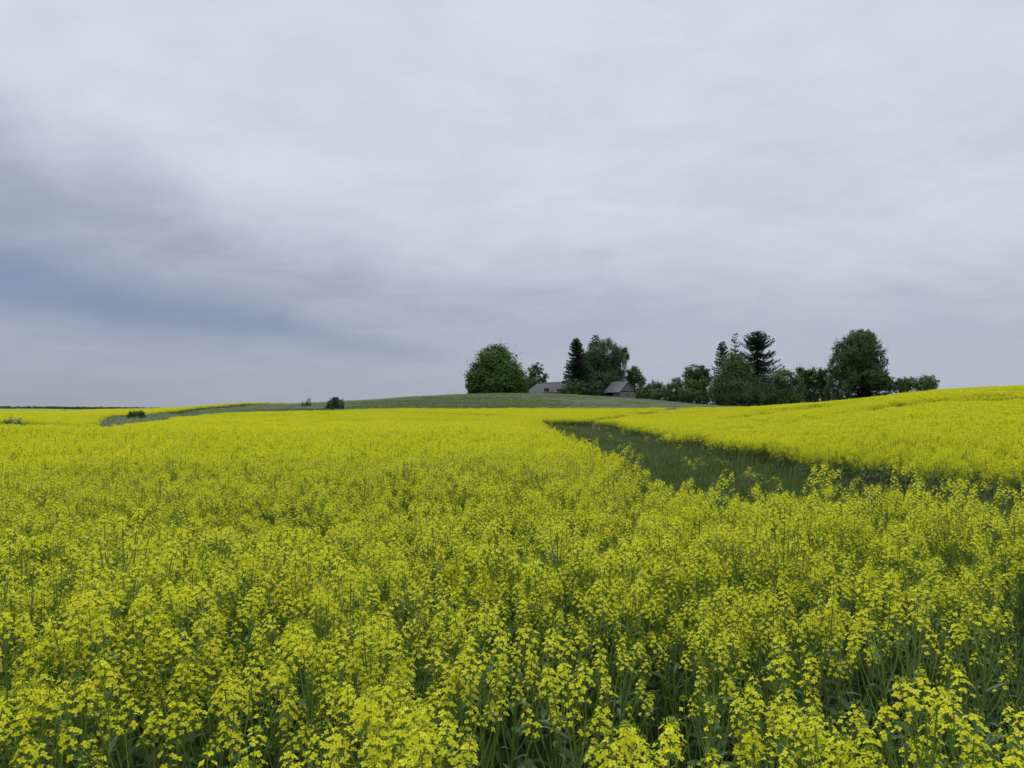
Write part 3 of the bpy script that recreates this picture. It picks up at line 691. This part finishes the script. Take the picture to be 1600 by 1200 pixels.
decid(1194, 186, [(1192, 606, 16, 18), (1202, 616, 14, 14)], 'dark bush squeezed between the birch and the round leafy tree', M['dark_bush'], n=2300, leaf_m=.2, seed=15, name='bush', cat='bush', trunk_r=.1)
decid(1258, 192, [(1250, 592, 12, 18), (1262, 592, 14, 16), (1258, 608, 18, 14)], 'narrow green tree behind the round leafy tree', M['lime'], n=2800, leaf_m=.22, seed=16, trunk_r=.15)
decid(1284, 190, [(1274, 590, 14, 17), (1292, 594, 14, 18), (1282, 606, 22, 14)], 'hedge tree filling the gap left of the tallest right hand tree', M['lime'], n=3600, leaf_m=.22, seed=17, trunk_r=.15)
decid(1312, 179, [(1300, 604, 12, 14), (1320, 606, 14, 12)], 'dark bush at the left foot of the tallest right hand tree', M['dark_bush'], n=2000, leaf_m=.2, seed=18, name='bush', cat='bush', trunk_r=.1)
decid(1326, 184, [(1326, 552, 30, 24), (1340, 536, 26, 20), (1362, 560, 24, 34), (1352, 534, 18, 17), (1314, 572, 24, 26), (1344, 560, 26, 30), (1340, 588, 38, 26), (1312, 596, 20, 18)], 'big spreading deciduous tree with light gaps on the left of the right hand pair', M['lime'], n=14000, leaf_m=.22, seed=19, trunk_r=.45, clumps=58, sig=.16)
spruce(1352, 188, 515, 42, 'tall wide dark spruce on the right of the spreading tree', M['spruce'], seed=6, power=.48, step=.42, dense=1.5, curl=.4, bend=-.3)
decid(1384, 180, [(1372, 594, 17, 18), (1384, 600, 12, 13)], 'dark green bush at the right foot of the tall wide spruce', M['lime'], n=2600, leaf_m=.2, seed=20, name='bush', cat='bush', trunk_r=.1)
decid(1408, 182, [(1400, 601, 14, 12), (1412, 602, 13, 12), (1424, 601, 13, 11)], 'low hedge bush linking the tall spruce and the last round bush', M['bush'], n=2300, leaf_m=.19, seed=21, name='bush', cat='bush', trunk_r=.1)
decid(1448, 178, [(1440, 599, 16, 13), (1455, 597, 15, 12), (1448, 601, 20, 12)], 'last round bush at the right end of the tree line', M['bush'], n=3000, leaf_m=.19, seed=22, name='bush', cat='bush', trunk_r=.1, shell=(.55, 1.0))
# bushes on the left slope
decid(523, 130, [(523, 627, 9, 8), (518, 632, 9, 8), (529, 631, 9, 9)], 'lone round bush on the green slope left of the oak', M['dark_bush'], n=1500, leaf_m=.13, seed=23, name='bush', cat='bush', trunk_r=.07)
decid(481, 138, [(483, 626, 4, 4), (474, 629, 3, 3), (480, 631, 4, 3)], 'tiny straggly sapling on the green slope left of the lone round bush', M['dark_bush'], n=260, leaf_m=.12, seed=24, name='sapling', cat='sapling', trunk_r=.04, sig=.3)
decid(216, 103, [(208, 648, 10, 6), (220, 647, 9, 6)], 'low dark bush in the hollow at the far left', M['dark_bush'], n=1300, leaf_m=.12, seed=25, name='bush', cat='bush', trunk_r=.06, base=-.35)
decid(20, 53, [(14, 654, 11, 3.4), (27, 655, 8, 2.6)], 'grey green willow scrub at the left frame edge, in the ditch', M['scrub'], n=420, leaf_m=.08, seed=26, name='scrub', cat='bush', trunk_r=.012)

# far wood on the horizon
r = np.random.default_rng(77); Q = []
for i in range(900):
    u = r.uniform(-.85, -.46); d = r.uniform(1380, 1480); top = np.interp(u, [-.85, -.6, -.46], [3.9, 3.4, 1.5]); z0 = g1(u * d, d)
    for k in range(9):
        c = np.array([u * d + r.normal(0, 5), d + r.normal(0, 3), z0 + (top - z0) * r.uniform(0, 1) ** .6]); a = r.normal(0, 1, 3) * [2.4, 1, .8]; b = r.normal(0, 1, 3) * [.6, .5, .8]
        Q.append([c - a, c - b, c + a, c + b])
link('woods', quad_mesh('woods', np.array(Q), [M['dark_bush']]), kind='stuff', label='thin dark line of woods on the far left horizon', category='woods')

# ------------------------------------------------------------------ buildings
M['board'] = rough_mat('weathered_boards', (.145, .142, .138), (.24, .235, .228), scale=5, stretch=(6, 6, .35), bump=.3)
M['roof'] = rough_mat('grey_roof', (.130, .132, .130), (.195, .195, .192), scale=3, stretch=(1, 1, 1), bump=.25)
M['barn_roof'] = rough_mat('old_barn_roof', (.062, .062, .062), (.10, .10, .098), scale=2, stretch=(1.2, 1.2, .5), bump=.3)
M['dark'] = rough_mat('dark_opening', (.012, .012, .012), (.02, .02, .02))
M['white'] = rough_mat('white_frame', (.55, .54, .50), (.42, .41, .38))
M['glass'] = rough_mat('dark_pane', (.015, .017, .02), (.03, .033, .036), rough=.2)
def frame(px, d, rot, base=None):
    x, _ = at(px, 600, d); z = g1(x, d) if base is None else base
    return Matrix.Translation((x, d, z)) @ Matrix.Rotation(rot, 4, 'Z'), (x, d, z)
def slab(mb, a, b, c, d, t, mi=0):
    """roof plane a-b-c-d with thickness t under it"""
    a, b, c, d = (Vector(p) for p in (a, b, c, d)); n = (b - a).cross(d - a).normalized()
    if n.z < 0: n = -n
    lo = [p - n * t for p in (a, b, c, d)]; vs = [tuple(p) for p in (a, b, c, d)] + [tuple(p) for p in lo]
    mb.add(vs, [[0, 1, 2, 3], [7, 6, 5, 4], [0, 4, 5, 1], [1, 5, 6, 2], [2, 6, 7, 3], [3, 7, 4, 0]], mi)
def shed():
    d = 184.5; x, _ = at(968.5, 600, d); z0 = g1(x, d) - .05
    root = link('shed', None, loc=(x, d, z0), label='small grey wooden shed with a steep gable, half under the willow', category='shed')
    root.rotation_euler = (0, 0, R(22))
    Wd, Ln, h, rise = 4.3, 7.4, 2.15, 2.35        # local: gable along +x from the near corner, length along +y
    mb = MB(); nb = 22
    for i in range(nb):                                # vertical boards of the gable wall
        a, b = Wd * i / nb, Wd * (i + 1) / nb; off = .012 * (i % 3)
        mb.box(a + .004, b - .004, -off, .05, 0, h)
    mb.box(Wd - .05, Wd, .052, Ln, 0, h - .02); mb.box(0.052, Wd - .052, Ln - .05, Ln, 0, h - .02)
    mb.box(0, .05, .052, 3.3, 0, h - .02)              # left side wall, closed near half
    link('wall', mb.mesh('shed_wall', [M['board']]), root)
    mb = MB()
    nb = 14
    for i in range(nb):
        a, b = Wd * i / nb, Wd * (i + 1) / nb
        za = h + rise * (1 - abs(2 * a / Wd - 1)); zb = h + rise * (1 - abs(2 * b / Wd - 1)); off = .03 + .01 * (i % 2)
        mb.add([(a, -off, h), (b, -off, h), (b, -off, zb), (a, -off, za), (a, .03, h), (b, .03, h), (b, .03, zb), (a, .03, za)], [[0, 1, 2, 3], [7, 6, 5, 4], [0, 3, 7, 4], [1, 5, 6, 2], [0, 4, 5, 1], [3, 2, 6, 7]])
    link('gable', mb.mesh('shed_gable', [M['roof']]), root)
    mb = MB(); mb.box(-.08, Wd + .08, -.10, -.045, h - .1, h + .03)
    link('gable_beam', mb.mesh('shed_beam', [M['dark']]), root)
    mb = MB(); ov = .35; e = ov * rise / (Wd / 2)
    slab(mb, (-ov, -.28, h - e + .1), (Wd / 2, -.28, h + rise + .1), (Wd / 2, Ln + .2, h + rise + .1), (-ov, Ln + .2, h - e + .1), .1)
    slab(mb, (Wd / 2 + .004, -.28, h + rise + .1), (Wd + ov, -.28, h - e + .1), (Wd + ov, Ln + .2, h - e + .1), (Wd / 2 + .004, Ln + .2, h + rise + .1), .1)
    roof = link('roof', mb.mesh('shed_roof', [M['roof']]), root)
    mb = MB(); mb.box(Wd / 2 - .25, Wd / 2 + .25, 1.6, 2.1, h + rise - .5, h + rise + .75)
    link('chimney', mb.mesh('shed_chimney', [M['board']]), roof)
    mb = MB(); mb.box(.03, .06, 3.36, Ln - .2, 0, 1.0); mb.box(.0, .12, Ln - .16, Ln, 0, h + .3)
    link('side_rail', mb.mesh('shed_rail', [M['board']]), root, label='low board panel and corner post of the open side')
    mb = MB(); mb.box(1.75, 2.75, -.06, -.03, 1.2, 1.32)
    link('door_bar', mb.mesh('shed_bar', [M['dark']]), root)
shed()
def barn():
    d = 203; x, _ = at(840, 600, d); z0 = 3.2
    root = link('barn', None, loc=(x, d, z0), label='long low barn with a grey slope of roof behind the hill crest', category='barn')
    root.rotation_euler = (0, 0, R(-54))                # long axis along local +x, comes nearer to the right
    Ln, hw, h, top = 16.0, 4.4, 2.4, 5.0
    mb = MB(); mb.box(0.3, Ln - .3, -hw + .5, -hw + .8, 0, h); mb.box(.3, Ln - .3, hw - .8, hw - .5, 0, h); mb.box(.3, .6, -hw + .81, hw - .81, 0, h); mb.box(Ln - .6, Ln - .3, -hw + .81, hw - .81, 0, h)
    for xx in (.3, Ln - .5):
        mb.add([(xx, -hw + .5, h), (xx, hw - .5, h), (xx, 0, top - .15), (xx + .2, -hw + .5, h), (xx + .2, hw - .5, h), (xx + .2, 0, top - .15)], [[0, 2, 1], [3, 4, 5], [0, 3, 5, 2], [1, 2, 5, 4]])
    link('wall', mb.mesh('barn_wall', [M['board']]), root)
    mb = MB()
    slab(mb, (0, 0, top), (Ln, 0, top), (Ln, -hw, h - .1), (0, -hw, h - .1), .14)
    slab(mb, (0, 0.004, top), (Ln, 0.004, top), (Ln, hw, h - .1), (0, hw, h - .1), .14)
    roof = link('roof', mb.mesh('barn_roof', [M['barn_roof']]), root)
    mb = MB(); mb.tube([(-.02, 0, top + .02), (Ln + .02, 0, top + .02)], [.09, .09], 6, cap=True)
    link('ridge', mb.mesh('barn_ridge', [M['barn_roof']]), roof)
    for k, (xa, w, hh) in enumerate(((8.0, 2.3, .95), (13.0, 1.5, .65))):
        zz = h + .06; yy = -hw + .25
        mb = MB(); f = .12
        mb.box(xa, xa + w, yy - .12, yy + .9, zz + hh, zz + hh + f); mb.box(xa, xa + f, yy - .1, yy + .6, zz, zz + hh - .003); mb.box(xa + w - f, xa + w, yy - .1, yy + .6, zz, zz + hh - .003)
        mb.box(xa + f + .003, xa + w - f - .003, yy - .1, yy + .3, zz, zz + f)
        wn = link('dormer_window', mb.mesh('barn_window', [M['white']]), roof)
        mb = MB(); mb.box(xa + f + .004, xa + w - f - .004, yy, yy + .05, zz + f + .004, zz + hh - .004)
        link('pane', mb.mesh('barn_pane', [M['glass']]), wn)
barn()
def wood_heap():
    d = 180; x, _ = at(1034, 600, d); z0 = g1(x, d); random.seed(3)
    root = link('firewood_heap', None, loc=(x, d, z0), label='small pale brown heap of wood at the foot of the bushes right of the shed', category='heap')
    mb = MB()
    for k in range(60):
        a = rnd(0, 6.28); rr = rnd(0, .8); z = .08 + (1 - rr / .85) * rnd(0, 1.1); c = Vector((math.cos(a) * rr, math.sin(a) * rr, z)); e = Vector((rnd(-1, 1), rnd(-1, 1), rnd(-.25, .25))).normalized() * .28
        mb.tube([c - e, c + e], [.07, .07], 6, cap=True)
    o = mb.mesh('firewood_heap', [rough_mat('split_wood', (.26, .19, .12), (.16, .12, .08), scale=6)]); link('logs', o, root)
wood_heap()

# ------------------------------------------------------------------ sky and light
SUN_EL, SUN_AZ = R(52), R(-25)       # azimuth from +y towards +x
w = bpy.data.worlds.new('World'); scene.world = w; w.use_nodes = True
nt = w.node_tree; nt.nodes.clear(); L = nt.links.new
def mth(op, a, b=None, c=None, clamp=False):
    n = nt.nodes.new('ShaderNodeMath'); n.operation = op; n.use_clamp = clamp
    for i, v in enumerate((a, b, c)):
        if v is None: continue
        if isinstance(v, (int, float)): n.inputs[i].default_value = v
        else: L(v, n.inputs[i])
    return n.outputs[0]
def smooth(v, lo, hi):
    n = nt.nodes.new('ShaderNodeMapRange'); n.interpolation_type = 'SMOOTHSTEP'; n.inputs['From Min'].default_value = lo; n.inputs['From Max'].default_value = hi
    L(v, n.inputs['Value']); return n.outputs['Result']
def mixc(f, a, b):
    n = nt.nodes.new('ShaderNodeMix'); n.data_type = 'RGBA'
    for key, v in (('A', a), ('B', b)):
        if isinstance(v, tuple): n.inputs[key].default_value = c4(v)
        else: L(v, n.inputs[key])
    if isinstance(f, (int, float)): n.inputs['Factor'].default_value = f
    else: L(f, n.inputs['Factor'])
    return n.outputs['Result']
tc = N(nt, 'ShaderNodeTexCoord'); sx = N(nt, 'ShaderNodeSeparateXYZ'); L(tc.outputs['Generated'], sx.inputs[0])
dx, dy, dz = sx.outputs
az = mth('ARCTAN2', dx, dy); hl = mth('SQRT', mth('ADD', mth('MULTIPLY', dx, dx), mth('MULTIPLY', dy, dy))); el = mth('ARCTAN2', dz, hl)
den = mth('ADD', mth('MAXIMUM', dz, 0.0), .26)
cv = N(nt, 'ShaderNodeCombineXYZ'); L(mth('DIVIDE', dx, den), cv.inputs[0]); L(mth('DIVIDE', dy, den), cv.inputs[1])
def noise(scale, detail, off=(0, 0, 0), st=(1, 1, 1), rough=.55, dist=.0):
    mp = N(nt, 'ShaderNodeMapping'); mp.inputs['Location'].default_value = off; mp.inputs['Scale'].default_value = st; L(cv.outputs[0], mp.inputs['Vector'])
    n = N(nt, 'ShaderNodeTexNoise', i_Scale=scale, i_Detail=detail, i_Roughness=rough, i_Distortion=dist); L(mp.outputs[0], n.inputs['Vector']); return n.outputs['Fac']
nA = noise(1.9, 7, (3.1, 1.7, 0), (1, 1, 1), .58, .4); nB = noise(3.8, 7, (7, 2, 0), (.8, 1, 1), .62, .5); nC = noise(1.0, 4, (1, 9, 0)); nD = noise(6.5, 5, (2, 5, 0), (.7, 1, 1), .6, .5)
a01 = smooth(az, -.75, .75)
a_lin = mth('MULTIPLY_ADD', az, 1 / 1.5, .5, clamp=True)
def ramp(v, stops):
    n = nt.nodes.new('ShaderNodeValToRGB'); cr = n.color_ramp; cr.interpolation = 'EASE'
    while len(cr.elements) < len(stops): cr.elements.new(.5)
    for e, (p, c) in zip(cr.elements, stops): e.position = p; e.color = (c, c, c, 1) if isinstance(c, (int, float)) else c4(c)
    L(v, n.inputs[0]); return n.outputs[0]
def azp(px): return max(0, min(1, math.atan((px - 800) / F) / 1.5 + .5))
def elp(row): return math.atan((HOR - row) / F)
elw = mth('ADD', el, mth('MULTIPLY', mth('SUBTRACT', nA, .5), .11)); elw = mth('ADD', elw, mth('MULTIPLY', mth('SUBTRACT', nB, .5), .07))
edge = ramp(a_lin, [(azp(-100), elp(200)), (azp(120), elp(275)), (azp(420), elp(355)), (azp(700), elp(395)), (azp(1000), elp(400)), (azp(1400), elp(430)), (azp(1700), elp(440))])
below = smooth(mth('SUBTRACT', edge, elw), -.06, .09)                       # under the edge of the dark cloud bank
bright = mixc(smooth(nC, .3, .7), (.63, .66, .75), (.69, .715, .80))
bright = mixc(mth('MULTIPLY', smooth(nB, .42, .72), .30), bright, (.55, .59, .69))
bankcol = ramp(a_lin, [(azp(0), (.345, .39, .50)), (azp(400), (.360, .405, .505)), (azp(800), (.392, .437, .535)), (azp(1200), (.443, .487, .58)), (azp(1600), (.437, .482, .576))])
bankcol = mixc(mth('MULTIPLY', smooth(nB, .40, .66), .34), bankcol, (.48, .52, .61))
bankcol = mixc(mth('MULTIPLY', smooth(nD, .45, .70), .16), bankcol, (.33, .37, .48))
sky = mixc(below, bright, bankcol)
patch = mth('MULTIPLY', mth('MULTIPLY', smooth(nA, .50, .62), smooth(el, .06, .16)), mth('MULTIPLY', smooth(az, -.35, .05), .16))
sky = mixc(patch, sky, (.43, .47, .565))
band_c = ramp(a_lin, [(azp(0), elp(470)), (azp(300), elp(505)), (azp(640), elp(550)), (azp(900), elp(560))])
bd = mth('DIVIDE', mth('SUBTRACT', mth('ADD', el, mth('MULTIPLY', mth('SUBTRACT', nA, .5), .03)), band_c), ramp(a_lin, [(azp(0), .042), (azp(350), .034), (azp(640), .015)]))
band = mth('POWER', 2.718, mth('MULTIPLY', mth('MULTIPLY', bd, bd), -1.0))
band = mth('MULTIPLY', band, ramp(a_lin, [(azp(-100), .95), (azp(250), .9), (azp(560), .6), (azp(780), 0.0)]))
sky = mixc(band, sky, (.212, .275, .41))
lowm = mth('MULTIPLY', smooth(mth('MULTIPLY', el, -1.0), -.10, -.0), .7)
lowcol = ramp(a_lin, [(azp(0), (.305, .345, .415)), (azp(600), (.355, .395, .475)), (azp(1000), (.43, .465, .555)), (azp(1600), (.455, .485, .575))])
sky = mixc(lowm, sky, lowcol)
mot = mth('MULTIPLY_ADD', mth('SUBTRACT', nD, .5), mth('MULTIPLY', smooth(el, .0, .12), .20), 1.0)     # fine mottling of the cloud base
ms_ = N(nt, 'ShaderNodeVectorMath', operation='SCALE'); L(sky, ms_.inputs[0]); L(mot, ms_.inputs['Scale']); sky = ms_.outputs[0]
ns = N(nt, 'ShaderNodeTexSky'); ns.sky_type = 'NISHITA'; ns.sun_disc = False; ns.sun_elevation = SUN_EL; ns.sun_rotation = SUN_AZ
bg = N(nt, 'ShaderNodeBackground'); bg.inputs['Strength'].default_value = .1
zen = mth('MULTIPLY_ADD', smooth(el, R(30), R(70)), 1.45, 1.0)      # unseen overhead sky brightened to light the flowers, as overcast is brightest there
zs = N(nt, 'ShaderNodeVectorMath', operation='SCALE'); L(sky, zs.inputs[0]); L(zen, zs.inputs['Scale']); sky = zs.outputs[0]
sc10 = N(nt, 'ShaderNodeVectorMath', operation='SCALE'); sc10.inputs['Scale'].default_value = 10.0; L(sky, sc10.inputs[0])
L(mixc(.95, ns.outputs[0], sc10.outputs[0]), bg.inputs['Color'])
wo = N(nt, 'ShaderNodeOutputWorld'); L(bg.outputs[0], wo.inputs['Surface'])
sl = bpy.data.lights.new('sun', 'SUN'); sl.energy = 1.35; sl.angle = R(14); sl.color = (1.0, .97, .92)
so = link('sun', sl); dirv = Vector((math.sin(SUN_AZ) * math.cos(SUN_EL), math.cos(SUN_AZ) * math.cos(SUN_EL), math.sin(SUN_EL)))
so.rotation_euler = dirv.to_track_quat('Z', 'Y').to_euler(); so.location = (0, 0, 60)

cam = bpy.data.cameras.new('camera'); cam.sensor_width = 36; cam.lens = 36 * F / 1600; cam.clip_start = .05; cam.clip_end = 12000
co = link('camera', cam); co.location = (0, 0, EYE); co.rotation_euler = (R(90) + math.atan((HOR - 600) / F), 0, 0)
scene.camera = co
scene.view_settings.view_transform = 'Standard'; scene.view_settings.look = 'None'; scene.view_settings.exposure = 0; scene.view_settings.gamma = 1
scene.cycles.use_denoising = True
scene.cycles.max_bounces = 6; scene.cycles.diffuse_bounces = 4; scene.cycles.transmission_bounces = 4; scene.cycles.transparent_max_bounces = 4
